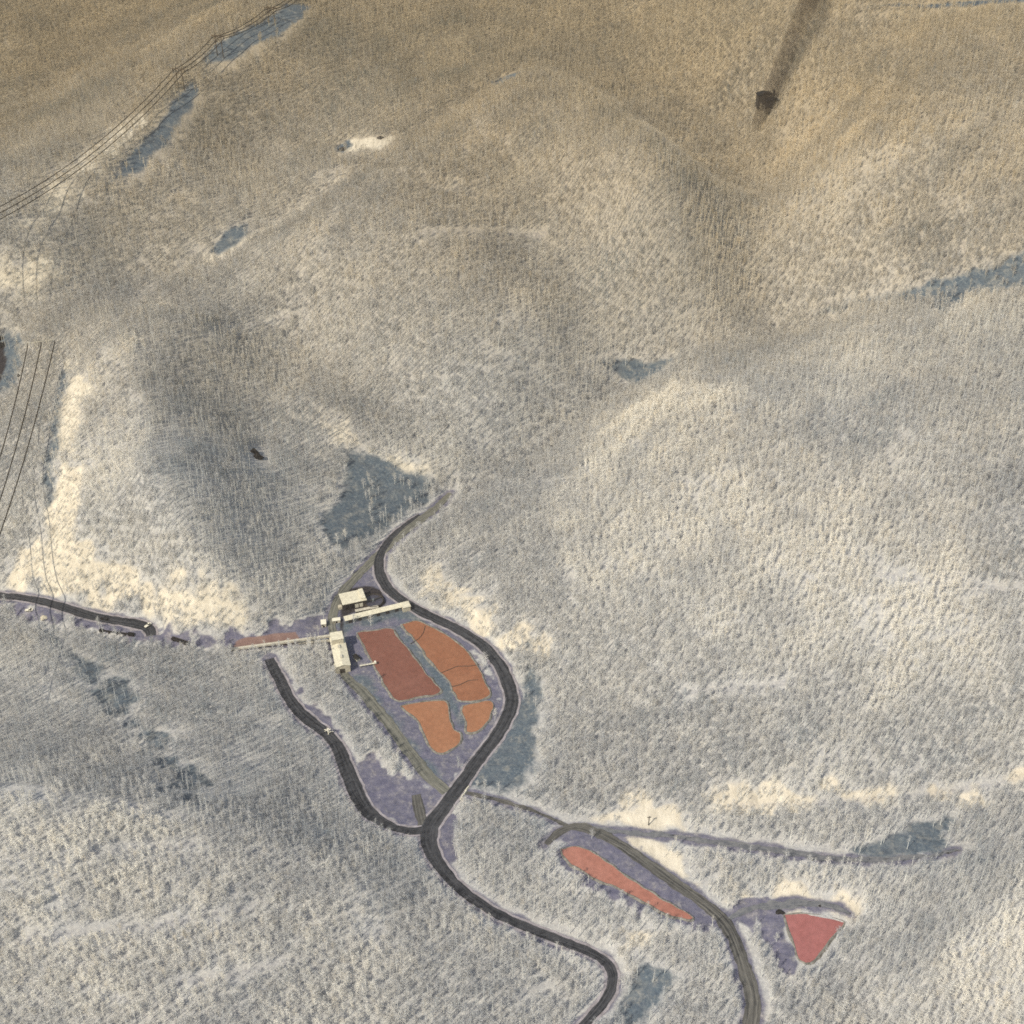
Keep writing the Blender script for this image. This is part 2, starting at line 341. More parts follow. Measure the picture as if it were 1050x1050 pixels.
    rd = ramp(edge, [(.3, (.16,.10,.10)), (.7, (.24,.165,.16))])
    ao = N('ShaderNodeAttribute'); ao.attribute_name = 'haze_brown'; mo = N('ShaderNodeMix'); mo.data_type = 'RGBA'; mo.blend_type = 'MULTIPLY'; mo.inputs[7].default_value = (.775, .66, .495, 1)
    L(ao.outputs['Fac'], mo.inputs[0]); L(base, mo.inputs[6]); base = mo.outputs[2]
    rag = noise(.3, 10)
    c = mix(attr('cream', stre, .9), base, cr); c = mix(attr('lilac', rag, .8), c, li); c = mix(attr('blue', rag, 1.0), c, bl)
    c = mix(attr('red', edge, .2), c, rd); c = mix(attr('dark', edge, .5), c, dk)
    L(c, b.inputs['Base Color'])
    bm = N('ShaderNodeBump'); bm.inputs['Strength'].default_value = .6; bm.inputs['Distance'].default_value = 1.2; L(fine, bm.inputs['Height']); L(bm.outputs['Normal'], b.inputs['Normal'])
    return m
def road_material(name, dark_, pale_, track=.5):
    m = bpy.data.materials.new(name); m.use_nodes = True; nt = m.node_tree; b = nt.nodes['Principled BSDF']
    b.inputs['Roughness'].default_value = .85; b.inputs['Specular IOR Level'].default_value = .2
    N = nt.nodes.new; L = nt.links.new
    uv = N('ShaderNodeUVMap'); mp = N('ShaderNodeMapping'); mp.inputs['Scale'].default_value = (7, .02, 1); L(uv.outputs[0], mp.inputs['Vector'])
    n1 = N('ShaderNodeTexNoise'); n1.inputs['Scale'].default_value = 1; n1.inputs['Detail'].default_value = 5; L(mp.outputs[0], n1.inputs['Vector'])
    tc = N('ShaderNodeTexCoord'); n2 = N('ShaderNodeTexNoise'); n2.inputs['Scale'].default_value = .25; n2.inputs['Detail'].default_value = 8; L(tc.outputs['Object'], n2.inputs['Vector'])
    a = N('ShaderNodeMix'); a.inputs[0].default_value = track; L(n2.outputs['Fac'], a.inputs[2]); L(n1.outputs['Fac'], a.inputs[3])
    r = N('ShaderNodeValToRGB'); r.color_ramp.elements[0].position = .38; r.color_ramp.elements[1].position = .64
    r.color_ramp.elements[0].color = (*dark_, 1); r.color_ramp.elements[1].color = (*pale_, 1)
    L(a.outputs[0], r.inputs['Fac']); L(r.outputs['Color'], b.inputs['Base Color']); return m
M_ = {}
M_['ground'] = ground_material()
M_['asphalt'] = road_material('haul_road_black', (.010,.013,.022), (.066,.07,.088), .65)
M_['lane'] = road_material('gravel_lane_grey', (.075,.08,.08), (.205,.205,.192), .75)
M_['dirt'] = road_material('dirt_road_tracks', (.034,.036,.042), (.15,.148,.148), .8)
M_['bench'] = road_material('bench_road_slate', (.085,.095,.125), (.19,.195,.22), .5)
M_['shoulder'] = mat('road_shoulder_lilac', (.27,.255,.30), vary=.35, scale=.15)
M_['sludge_red'] = mat('sludge_red', (.20,.09,.076), .6, .16, .22)
M_['sludge_orange'] = mat('sludge_orange', (.275,.127,.08), .6, .16, .22)
M_['sludge_tan'] = mat('sludge_tan', (.32,.158,.098), .6, .16, .22)
M_['sludge_salmon'] = mat('sludge_salmon', (.36,.165,.14), .6, .18, .25)
M_['sludge_pink'] = mat('sludge_pink', (.33,.132,.14), .6, .16, .2)
for k_ in ('sludge_red','sludge_orange','sludge_tan','sludge_salmon','sludge_pink'):
    nt_s = M_[k_].node_tree; b_ = nt_s.nodes['Principled BSDF']; src = b_.inputs['Base Color'].links[0].from_socket
    n_ = nt_s.nodes.new('ShaderNodeTexNoise'); n_.inputs['Scale'].default_value = .028; n_.inputs['Detail'].default_value = 5; n_.inputs['Distortion'].default_value = 1.2
    tc_ = [q_ for q_ in nt_s.nodes if q_.type == 'TEX_COORD'][0]; nt_s.links.new(tc_.outputs['Object'], n_.inputs['Vector'])
    r_ = nt_s.nodes.new('ShaderNodeValToRGB'); r_.color_ramp.elements[0].position = .35; r_.color_ramp.elements[1].position = .68
    r_.color_ramp.elements[0].color = (.86,.80,.78,1); r_.color_ramp.elements[1].color = (1.0,1.0,1.0,1); nt_s.links.new(n_.outputs['Fac'], r_.inputs['Fac'])
    x_ = nt_s.nodes.new('ShaderNodeMix'); x_.data_type = 'RGBA'; x_.blend_type = 'MULTIPLY'; x_.inputs[0].default_value = 1
    nt_s.links.new(src, x_.inputs[6]); nt_s.links.new(r_.outputs['Color'], x_.inputs[7]); nt_s.links.new(x_.outputs[2], b_.inputs['Base Color'])
M_['rim'] = mat('stone_rim', (.17,.168,.165), .9, .6, .35)
M_['cream_roof'] = mat('cream_roof', (.60,.575,.50), .7, .22, .45)
M_['cream_wall'] = mat('cream_wall', (.48,.45,.39), .8, .2, .3)
M_['dark_wall'] = mat('dark_wall', (.035,.033,.04), .8, .3, .3)
M_['slate_wall'] = mat('slate_wall', (.13,.15,.18), .8, .2, .3)
M_['black'] = mat('black_paint', (.012,.012,.016), .6, .3, .5)
M_['charcoal'] = mat('charcoal_metal', (.05,.045,.045), .6, .3, .5)
M_['glass'] = mat('dark_glass', (.02,.025,.035), .15, .1, .5, spec=.5)
M_['white'] = mat('white_paint', (.72,.7,.64), .6, .08, .5)
M_['pale_steel'] = mat('pale_steel', (.46,.44,.40), .6, .25, .4)
M_['wire'] = mat('dark_wire', (.03,.024,.02), .7, .2, .1)
M_['brown_wood'] = mat('brown_wood', (.07,.05,.035), .85, .25, 1)
M_['concrete'] = mat('pale_concrete', (.6,.58,.52), .9, .2, .5)
M_['slurry'] = mat('dark_slurry', (.05,.05,.075), .35, .4, .25, spec=.5)
def tree_material(name, base, amp, spec=.1):
    m = bpy.data.materials.new(name); m.use_nodes = True; nt = m.node_tree; b = nt.nodes['Principled BSDF']
    b.inputs['Roughness'].default_value = .9; b.inputs['Specular IOR Level'].default_value = spec
    a = nt.nodes.new('ShaderNodeAttribute'); a.attribute_type = 'INSTANCER'; a.attribute_name = 'tint'
    r = nt.nodes.new('ShaderNodeValToRGB'); e = r.color_ramp.elements
    e[0].position = 0; e[1].position = 1
    for i, (p, c) in enumerate(base):
        if i > 1: e.new(p)
    for i, (p, c) in enumerate(sorted(base)): e[i].position = p; e[i].color = (*c, 1)
    nt.links.new(a.outputs['Fac'], r.inputs['Fac'])
    a2 = nt.nodes.new('ShaderNodeAttribute'); a2.attribute_type = 'INSTANCER'; a2.attribute_name = 'haze_brown'      # distance haze painted as a browner tint on the high far woods
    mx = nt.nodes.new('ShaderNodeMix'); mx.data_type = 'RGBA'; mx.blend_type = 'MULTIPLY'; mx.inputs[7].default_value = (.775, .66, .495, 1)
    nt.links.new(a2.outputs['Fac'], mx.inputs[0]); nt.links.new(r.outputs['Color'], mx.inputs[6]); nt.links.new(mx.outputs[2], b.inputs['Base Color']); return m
M_['twig'] = tree_material('pale_twigs', [(0,(.26,.305,.37)),(.3,(.405,.42,.468)),(.6,(.56,.565,.595)),(1,(.83,.81,.79))], .2)
M_['bark'] = tree_material('pale_bark', [(0,(.56,.61,.68)),(1,(.85,.86,.86))], .1)

# ------------------------------------------------------------------ mesh helpers
class MB:
    def __init__(s): s.v = []; s.f = []
    def add(s, vs, fs):
        o = len(s.v); s.v += [tuple(map(float, p)) for p in vs]; s.f += [tuple(o+i for i in f) for f in fs]; return s
    def box(s, x0, y0, z0, x1, y1, z1):
        return s.add([(x0,y0,z0),(x1,y0,z0),(x1,y1,z0),(x0,y1,z0),(x0,y0,z1),(x1,y0,z1),(x1,y1,z1),(x0,y1,z1)],
              [(3,2,1,0),(4,5,6,7),(0,1,5,4),(1,2,6,5),(2,3,7,6),(3,0,4,7)])
    def gable(s, x0, y0, x1, y1, ze, zr, t=.3):   # ridge along y, solid roof slab
        xm = (x0+x1)/2
        v = []
        for y in (y0, y1): v += [(x0,y,ze),(xm,y,zr),(x1,y,ze),(x1,y,ze-t),(xm,y,zr-t),(x0,y,ze-t)]
        return s.add(v, [(0,1,7,6),(1,2,8,7),(2,3,9,8),(3,4,10,9),(4,5,11,10),(5,0,6,11),(5,4,1,0),(4,3,2,1),(6,7,10,11),(7,8,9,10)])
    def tube(s, pts, rad, n=6, cap=True):
        pts = np.asarray(pts, float); m = len(pts); rad = np.broadcast_to(np.asarray(rad, float), (m,)); o = len(s.v)
        for i in range(m):
            t = pts[min(i+1, m-1)]-pts[max(i-1, 0)]; t = t/(np.linalg.norm(t)+1e-9)
            a = np.cross(t, (0, 0, 1)) if abs(t[2]) < .95 else np.cross(t, (1, 0, 0)); a /= np.linalg.norm(a); c = np.cross(t, a)
            for k in range(n):
                g = 2*math.pi*k/n; p = pts[i]+rad[i]*(a*math.cos(g)+c*math.sin(g)); s.v.append(tuple(p))
        for i in range(m-1):
            for k in range(n):
                s.f.append((o+i*n+k, o+i*n+(k+1) % n, o+(i+1)*n+(k+1) % n, o+(i+1)*n+k))
        if cap: s.f.append(tuple(o+k for k in range(n))[::-1]); s.f.append(tuple(o+(m-1)*n+k for k in range(n)))
        return s
    def lathe(s, prof, n=24, c=(0, 0)):
        o = len(s.v)
        for r, z in prof:
            for k in range(n): s.v.append((c[0]+r*math.cos(2*math.pi*k/n), c[1]+r*math.sin(2*math.pi*k/n), z))
        for i in range(len(prof)-1):
            for k in range(n): s.f.append((o+i*n+k, o+i*n+(k+1) % n, o+(i+1)*n+(k+1) % n, o+(i+1)*n+k))
        return s
    def mesh(s, name, m, sm=False):
        me = bpy.data.meshes.new(name); me.from_pydata(s.v, [], s.f); me.update()
        if m: me.materials.append(M_[m])
        if sm: me.polygons.foreach_set('use_smooth', [True]*len(me.polygons))
        return me
    def build(s, name, m, parent=None, sm=False):
        o = bpy.data.objects.new(name, s.mesh(name, m, sm)); COL.objects.link(o)
        if parent: o.parent = parent
        return o
def tag(o, label=None, cat=None, group=None, kind=None):
    for k, v in (('label', label), ('category', cat), ('group', group), ('kind', kind)):
        if v: o[k] = v
    return o
def thing(name, loc, rz, label, cat, group=None):
    o = bpy.data.objects.new(name, None); COL.objects.link(o); o.empty_display_size = 2
    o.location = tuple(map(float, loc)); o.rotation_euler = (0, 0, rz); return tag(o, label, cat, group)

# ------------------------------------------------------------------ the ground, one sheet to the horizon
ny, nx = XX.shape
def grid_mesh(name):
    me = bpy.data.meshes.new(name); nv = nx*ny; me.vertices.add(nv)
    me.vertices.foreach_set('co', np.stack([XX, YY, H], -1).astype(np.float32).ravel())
    idx = np.arange(nv).reshape(ny, nx)
    qd = np.stack([idx[:-1, :-1], idx[:-1, 1:], idx[1:, 1:], idx[1:, :-1]], -1).reshape(-1, 4); nf = len(qd)
    me.loops.add(nf*4); me.loops.foreach_set('vertex_index', qd.astype(np.int32).ravel())
    me.polygons.add(nf); me.polygons.foreach_set('loop_start', np.arange(0, nf*4, 4, dtype=np.int32)); 
    me.update(calc_edges=True); me.polygons.foreach_set('use_smooth', np.ones(nf, bool))
    for nm, f in (('haze_brown', haze_brown), ('cream', cream), ('blue', blue), ('lilac', lilac), ('dark', dark), ('red', red)):
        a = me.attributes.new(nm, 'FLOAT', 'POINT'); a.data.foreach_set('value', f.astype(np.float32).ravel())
    me.materials.append(M_['ground']); return me
g = bpy.data.objects.new('ground', grid_mesh('ground')); COL.objects.link(g); tag(g, kind='structure')

# ------------------------------------------------------------------ roads
def ribbon(name, s, m, extra=0.0, off=.3, na=7, ragged=0.0):
    c = s[:, :2]; t = np.gradient(c, axis=0); t /= np.linalg.norm(t, axis=1)[:, None]+1e-9; nrm = np.stack([-t[:, 1], t[:, 0]], -1)
    L = np.concatenate([[0], np.cumsum(np.linalg.norm(np.diff(c, axis=0), axis=1))])
    vs = []; uv = []
    for i in range(len(s)):
        for k in range(na):
            f = k/(na-1)*2-1; hw = s[i, 2]+extra
            if ragged: hw += ragged*(vnoise(np.array(L[i]), np.array(f*50), 6, 5)+.6*vnoise(np.array(L[i]), np.array(f*50), 2.3, 6))
            x, y = c[i]+nrm[i]*hw*f
            vs.append((x, y, float(hgt(x, y))+off)); uv.append((k/(na-1), L[i]))
    fs = [(i*na+k, (i+1)*na+k, (i+1)*na+k+1, i*na+k+1) for i in range(len(s)-1) for k in range(na-1)]
    fs = [f[::-1] for f in fs]
    me = bpy.data.meshes.new(name); me.from_pydata(vs, [], fs); ul = me.uv_layers.new(name='UVMap')
    ua = np.array(uv, np.float32)[np.array(fs).ravel()]; ul.data.foreach_set('uv', ua.ravel())
    me.materials.append(M_[m]); o = bpy.data.objects.new(name, me); COL.objects.link(o); tag(o, kind='structure'); return o
ribbon('road_shoulder', ROADW['main'], 'shoulder', 2.0, .22, 9, .8)
ribbon('road_shoulder', ROADW['branch'], 'shoulder', 2.0, .24, 9, .8)
ribbon('road_shoulder', ROADW['west'], 'shoulder', 2.0, .24, 9, .8)
ribbon('haul_road', ROADW['main'], 'asphalt', 0, .40, 7, .5)
ribbon('side_road', ROADW['branch'], 'asphalt', 0, .36, 7, .5)
ribbon('valley_road', ROADW['west'], 'asphalt', 0, .36, 7, .5)
ribbon('gravel_lane', ROADW['lane'], 'lane', 0, .30, 7, .8)
ribbon('gravel_spur', ROADW['spur'], 'dirt', 0, .28, 5, .8)
ribbon('dirt_road', ROADW['dirt'], 'dirt', 0, .32, 9, 1.0)
ribbon('bench_road', ROADW['bench'], 'bench', 0, .26, 7, 1.5)
ribbon('spoil_track', ROADW['spoil'], 'bench', 0, .28, 7, 1.5)
ribbon('drainage_path', ROADW['culvert'], 'dirt', 0, .22, 5, .8)

# ------------------------------------------------------------------ settling ponds: sheet of coloured slurry inside a low stone bank
def pond(key, m, label):
    z = ZP[key]; pts = P(*np.array(POND[key], float).T, z); cen = pts.mean(0)
    ring = spline(np.vstack([pts, pts[:1]]), 2.5)[:-1]
    t = np.roll(ring, -1, 0)-np.roll(ring, 1, 0); nr = np.stack([t[:, 1], -t[:, 0]], -1); nr /= np.linalg.norm(nr, axis=1)[:, None]+1e-9
    area = .5*np.sum(ring[:, 0]*np.roll(ring[:, 1], -1)-np.roll(ring[:, 0], -1)*ring[:, 1])
    if area < 0: nr = -nr
    jit = np.stack([vnoise(ring[:, 0], ring[:, 1], 7, 31), vnoise(ring[:, 0], ring[:, 1], 7, 32)], -1)*.9
    ring = ring+jit
    root = thing('settling_pond', (cen[0], cen[1], z), 0, label, 'pond', 'settling ponds in the valley')
    loc = ring-cen
    b = MB(); b.add([(x, y, .7) for x, y in loc], [tuple(range(len(loc)))[::(1 if area > 0 else -1)]]); b.build('slurry_surface', m, root)
    e = MB(); nn = len(loc); prof = [(-.4, .6), (.1, .95), (.7, .95), (1.7, .1)]
    vs = []
    for o_, h_ in prof:
        w_ = 1+.6*vnoise(ring[:, 0], ring[:, 1], 5, 40)
        vs += [(loc[i, 0]+nr[i, 0]*o_*w_[i], loc[i, 1]+nr[i, 1]*o_*w_[i], h_) for i in range(nn)]
    fs = [(k*nn+i, k*nn+(i+1) % nn, (k+1)*nn+(i+1) % nn, (k+1)*nn+i) for k in range(len(prof)-1) for i in range(nn)]
    if area > 0: fs = [f[::-1] for f in fs]
    e.add(vs, fs); e.build('bank', 'rim', root); return root
pond('nw', 'sludge_red', 'dark brick red settling pond, largest of the four inside the road loop')
pond('ne', 'sludge_orange', 'rust orange settling pond crossed by dark floating lines, along the curve of the black road')
pond('sw', 'sludge_tan', 'tan orange settling pond with ragged lower edge, at the pointed lower end of the loop')
pond('se', 'sludge_tan', 'smallest tan orange settling pond, wedged in the lower right of the road loop')
pond('long', 'sludge_salmon', 'long narrow salmon coloured pond beside the curving dirt road')
pond('tri', 'sludge_pink', 'triangular pink pond at the edge of the woods, right of the dirt road')
for i, (pl, lb) in enumerate([([(436,642),(434,649),(429,655),(421,660)], 'dark curved floating line across the top of the rust orange pond'),
        ([(452,690),(462,686),(470,683),(482,683),(492,681)], 'dark floating line across the middle of the rust orange pond'),
        ([(463,704),(472,702),(480,698),(490,697)], 'short dark floating line in the lower part of the rust orange pond')]):
    p3 = spline(P(*np.array(pl, float).T, .9), 4); b = MB(); b.tube([(x, y, .85) for x, y in p3], .3, 5)
    tag(b.build('floating_boom', 'charcoal'), lb, 'boom')

# ------------------------------------------------------------------ buildings of the works
def frame(u0, v0, u1, v1, z=0.0):
    a = P(u0, v0, z); b = P(u1, v1, z); d = b-a; return a, math.atan2(d[1], d[0]), float(np.linalg.norm(d))
def windows(b_root, wall, xs, y, z0, w, h, m='glass', face='y-'):
    for x in xs:
        q_ = MB(); q_.box(x, y-.25, z0, x+w, y+.05, z0+h); q_.build('window', m, b_root)

# long cream processing hall, its end towards the valley
def hall():
    a = P(352.5, 690, 0); b = P(346, 660, 0); d = b-a; L = float(np.linalg.norm(d)); rz = math.atan2(d[1], d[0])-math.pi/2
    r = thing('processing_hall', (a[0], a[1], .2), rz, 'long cream industrial hall beside the dark red pond, at the end of the conveyor', 'building')
    w = 6.3; hh = 8
    MB().box(-w, 0, 0, w, L, hh).build('wall', 'cream_wall', r)
    rf = MB().gable(-w-.5, -.5, w+.5, L+.5, hh+.35, hh+1.9, .32).build('roof', 'cream_roof', r)
    for y in (9, 22, 35):
        v = MB(); v.box(-1.1, y, hh+1.3, 1.1, y+4.0, hh+2.7); v.build('roof_vent', 'pale_steel', rf)
    MB().box(-3.2, -.28, 0, 1.2, -.02, 5).build('door', 'charcoal', r)
    for y in (6, 14, 22, 30): MB().box(w+.02, y, 3, w+.25, y+4, 5).build('window', 'glass', r)
    MB().box(-w+.6, L-10.5, hh+1.0, w-1.4, L-.6, hh+6.5).build('head_house', 'cream_wall', r)
    MB().box(-w+.2, L-10.9, hh+6.52, w-1.0, L-.2, hh+7.0).build('head_house_roof', 'cream_roof', r)
    x = MB(); x.box(-7.4, 1.5, 0, -6.35, 9, 4.5); x.build('lean_to', 'cream_roof', r)
hall()
def workshop():
    a, rz, L = frame(352.5, 626, 376, 621)
    r = thing('workshop', (a[0], a[1], .1), rz, 'low workshop with flat cream roof on ground painted shadow-dark, by the round tank', 'building')
    D = 15; hh = 7.2
    MB().box(0, 0, 0, L, D, hh).build('wall', 'dark_wall', r)
    rf = MB().box(-.8, -.8, hh+.02, L+.5, D+.6, hh+.7).build('roof', 'cream_roof', r)
    MB().box(L-4.4, 1, hh+.72, L-.2, D, hh+2.2).build('roof_monitor', 'cream_roof', rf)
    for i, x in enumerate((2.0, 6.6, 11.2, 15.4)):
        MB().box(x, -.2, 0.1, x+3.3, -.03, 4.6).build('door', 'concrete' if i > 1 else 'black', r)
    MB().box(-4.2, 2, 0, -.85, 6, 2.8).build('annex', 'cream_wall', r)
workshop()
def tank():
    a = P(383, 618, 0); r = thing('thickener_tank', (a[0], a[1], .1), .5, 'round open tank of dark slurry beside the cream roofed workshop', 'tank')
    MB().lathe([(9.6, 0), (9.6, 3.2), (8.9, 3.2), (8.9, 1.6)], 40).build('tank_wall', 'charcoal', r)
    MB().lathe([(8.9, 2.2), (4.5, 2.15), (.01, 2.1)], 40).build('slurry', 'slurry', r)
    MB().lathe([(1.2, 2.0), (1.2, 4.4), (.01, 4.5)], 14).build('centre_column', 'slate_wall', r)
    MB().box(-9.3, -.45, 3.5, 9.3, .45, 4.0).build('rake_bridge', 'charcoal', r)
tank()
def long_shed():
    a, rz, L = frame(354.5, 640, 412, 626)
    r = thing('storage_shed', (a[0], a[1], .1), rz, 'very long narrow shed with pale roof along the top of the ponds', 'building')
    MB().box(0, 0, 0, L, 4.2, 4.6).build('wall', 'slate_wall', r)
    rf = MB(); v = [(-.5,-.7,4.65),(L+.4,-.7,4.65),(L+.4,4.9,5.6),(-.5,4.9,5.6)]; v += [(x, y, z-.35) for x, y, z in v]
    rf.add(v, [(0,1,2,3),(7,6,5,4),(4,5,1,0),(5,6,2,1),(6,7,3,2),(7,4,0,3)]); rf.build('roof', 'cream_roof', r)
    for i in range(6): MB().box(3+i*9, -.16, 0, 6.4+i*9, -.03, 3.2).build('door', 'dark_wall', r)
    MB().box(L+.45, -3.2, 0, L+7.8, 4.4, 5.2).build('gatehouse', 'cream_wall', r)
    MB().box(L+.42, -3.6, 5.22, L+8.2, 4.8, 5.7).build('gatehouse_roof', 'cream_roof', r)
long_shed()
def annex_shed():
    a, rz, L = frame(365, 629.5, 388, 625)
    r = thing('lean_shed', (a[0], a[1], .1), rz, 'small pale lean-to between the workshop and the long narrow shed', 'shed')
    MB().box(0, 0, 0, L, 2.6, 2.6).build('wall', 'dark_wall', r); MB().box(-.4, -.4, 2.62, L+.4, 3.0, 2.95).build('roof', 'pale_steel', r)
annex_shed()
def conveyor(u0, v0, z0, u1, v1, z1_, wid, name, label, nl=9):
    a = np.array([*P(u0, v0, z0), z0]); b = np.array([*P(u1, v1, z1_), z1_]); d = b-a; L = float(np.hypot(d[0], d[1])); rz = math.atan2(d[1], d[0])
    ga = float(hgt(a[0], a[1]))
    r = thing(name, (a[0], a[1], ga), rz, label, 'conveyor'); za = z0-ga; sl = (b[2]-a[2])/L
    def slab(y0, y1, h0, h1, nm, m):
        q_ = MB(); q_.add([(0,y0,za+h0),(L,y0,za+h0+sl*L),(L,y1,za+h0+sl*L),(0,y1,za+h0),(0,y0,za+h1),(L,y0,za+h1+sl*L),(L,y1,za+h1+sl*L),(0,y1,za+h1)],
              [(3,2,1,0),(4,5,6,7),(0,1,5,4),(1,2,6,5),(2,3,7,6),(3,0,4,7)]); q_.build(nm, m, r)
    slab(-wid/2, wid/2, -1.6, 0, 'gallery', 'pale_steel'); slab(-wid/2-.2, wid/2+.2, .02, .35, 'gallery_roof', 'pale_steel')
    slab(wid/2+.35, wid/2+1.1, -1.7, -1.4, 'walkway', 'charcoal')
    for i in range(nl):
        x = L*(i+.5)/nl; wx = a[0]+math.cos(rz)*x; wy = a[1]+math.sin(rz)*x; gz = float(hgt(wx, wy))-ga; tz = za+sl*x-1.6
        if tz-gz < .5: continue
        q_ = MB()
        for s_ in (-1, 1): q_.tube([(x, s_*(wid/2+.5), gz-.3), (x, s_*wid/2*.8, tz)], .18, 5)
        q_.tube([(x, -wid/2, (gz+tz)/2), (x, wid/2, (gz+tz)/2)], .12, 4); q_.build('trestle', 'charcoal', r)
conveyor(236, 665.5, 2.0, 343, 651, 9.5, 2.0, 'conveyor', 'long pale conveyor gallery running from the reddish strip to the cream hall')
conveyor(306, 659, 2.0, 341, 656, 5.0, 1.5, 'short_conveyor', 'short thin pale conveyor below the long gallery, at the cream hall', 4)
def tower_house(u, v, w, d_, h, rz, label, name='transfer_house'):
    a = at(u, v); r = thing(name, (a[0], a[1], a[2]-.2), rz, label, 'building')
    MB().box(-w/2, -d_/2, 0, w/2, d_/2, h).build('wall', 'cream_wall', r); MB().box(-w/2-.3, -d_/2-.3, h+.02, w/2+.3, d_/2+.3, h+.5).build('roof', 'white', r)
    MB().box(-.8, -d_/2-.15, 0, .8, -d_/2-.02, 2.2).build('door', 'black', r); MB().box(-w/2+.5, -d_/2-.15, h-1.6, -w/2+1.9, -d_/2-.02, h-.5).build('window', 'glass', r)
tower_house(332, 641, 4.5, 6, 4, .15, 'pale square hut on the grey lane, left of the crossing')
tower_house(345, 637.5, 7, 3.6, 3, .2, 'small white roofed hut on the grey lane, right of the crossing')
def pier():
    a, rz, L = frame(369, 684.5, 386, 681.5)
    r = thing('pier', (a[0], a[1], 0), rz, 'narrow pale pier reaching into the dark red pond', 'pier')
    MB().box(0, -.7, 2.0, L, .7, 2.35).build('deck', 'concrete', r)
    for i in range(4):
        q_ = MB()
        for s_ in (-.5, .5): q_.tube([(1+i*(L-2)/3, s_, -.4), (1+i*(L-2)/3, s_, 2.0)], .15, 5)
        q_.build('support', 'charcoal', r)
    for s_ in (-.62, .62):
        q_ = MB(); q_.tube([(0, s_, 3.3), (L, s_, 3.3)], .07, 4)
        for i in range(7): q_.tube([(.2+i*(L-.4)/6, s_, 2.3), (.2+i*(L-.4)/6, s_, 3.3)], .05, 4)
        q_.build('railing', 'white', r)
    MB().box(L-1.8, -1.2, 2.36, L-.1, 1.2, 4.0).build('pump_box', 'white', r)
pier()
def pump():
    a = P(366, 676, 0); r = thing('pump_house', (a[0], a[1], .1), 2.2, 'small black roofed pump house at the left edge of the dark red pond', 'shed')
    MB().box(-3.2, -1.8, 0, 3.2, 1.8, 2.6).build('wall', 'concrete', r); MB().gable(-2.2, -3.6, 2.2, 3.6, 2.75, 3.9, .25).build('roof', 'black', r).rotation_euler = (0, 0, math.pi/2)
    MB().box(-.6, -1.95, 0, .6, -1.82, 2.0).build('door', 'charcoal', r)
    MB().tube([(3.2, 0, 1.2), (6, 0, 1.2), (7.6, -.6, .4)], .28, 8).build('pipe', 'pale_steel', r)
pump()
for i, (u, v, lb) in enumerate([(479, 809, 'uppermost pale concrete block along the road edge at the bridge'), (477, 813, 'middle pale concrete block along the road edge at the bridge'),
        (473.5, 818, 'lowest pale concrete block along the road edge at the bridge')]):
    a = at(u, v); b = MB(); b.add([(-2.6,-.9,0),(2.6,-.9,0),(2.6,.9,0),(-2.6,.9,0),(-2.6,-.4,1.5),(2.6,-.4,1.5),(2.6,.4,1.5),(-2.6,.4,1.5)],
       [(3,2,1,0),(4,5,6,7),(0,1,5,4),(1,2,6,5),(2,3,7,6),(3,0,4,7)])
    o = b.build('concrete_block', 'concrete'); o.location = (a[0], a[1], a[2]); o.rotation_euler = (0, 0, 1.0+.1*i); tag(o, lb, 'concrete block', 'concrete blocks at the bridge')

# ------------------------------------------------------------------ small things along the roads
def vehicle(u, v, rz, paint, label, cat='truck', name='parked_truck', k=1.0):
    a = at(u, v); r = thing(name, (a[0], a[1], a[2]+.35), rz, label, cat)
    q_ = MB(); q_.box(-2.7*k, -1*k, .55*k, 2.7*k, 1*k, 1.1*k); q_.build('body', paint, r)
    c = MB(); c.add([(-.2,-.95,1.12),(1.9,-.95,1.12),(1.9,.95,1.12),(-.2,.95,1.12),(.1,-.8,2.0),(1.2,-.8,2.0),(1.2,.8,2.0),(.1,.8,2.0)],
       [(3,2,1,0),(4,5,6,7),(0,1,5,4),(1,2,6,5),(2,3,7,6),(3,0,4,7)]); c.v = [(x*k, y*k, z*k) for x, y, z in c.v]; c.build('cab', 'glass', r)
    MB().box(.15*k, -.78*k, 2.01*k, 1.15*k, .78*k, 2.08*k).build('cab_roof', paint, r)
    for s_ in (-1, 1):
        for x in (-1.7, 1.7): MB().tube([(x*k, s_*.75*k, .45*k), (x*k, s_*1.02*k, .45*k)], .45*k, 10).build('wheel', 'black', r)
vehicle(30, 626.5, .1, 'white', 'small dark windowed white pickup on the pale ground below the valley road at left', k=1.3)
vehicle(152, 642, .9, 'white', 'white truck at the end of the black valley road', k=1.3)
vehicle(107, 635.5, -.2, 'black', 'black pickup on the lower edge of the valley road', k=1.3)
def pipe_rack():
    p = cast([(103.5, 647.5), (137, 652)]); a, b = p; d = b-a; L = float(np.hypot(d[0], d[1])); rz = math.atan2(d[1], d[0])
    r = thing('pipeline', a, rz, 'thin black pipe on blocks below the left valley road', 'pipe'); sl = (b[2]-a[2])
    MB().tube([(0, 0, 1.6), (L, 0, 1.6+sl)], .75, 8).build('pipe', 'black', r)
    for i in range(5): x = L*i/4; MB().box(x-.6, -1, -1+sl*i/4, x+.6, 1, .9+sl*i/4).build('support_block', 'charcoal', r)
    MB().box(L-5, -1.4, .4+sl, L+.5, 1.4, 3+sl).build('valve_box', 'black', r); MB().box(-1, -1.4, 0, 2, 1.4, 2.6).build('inlet_box', 'black', r)
pipe_rack()
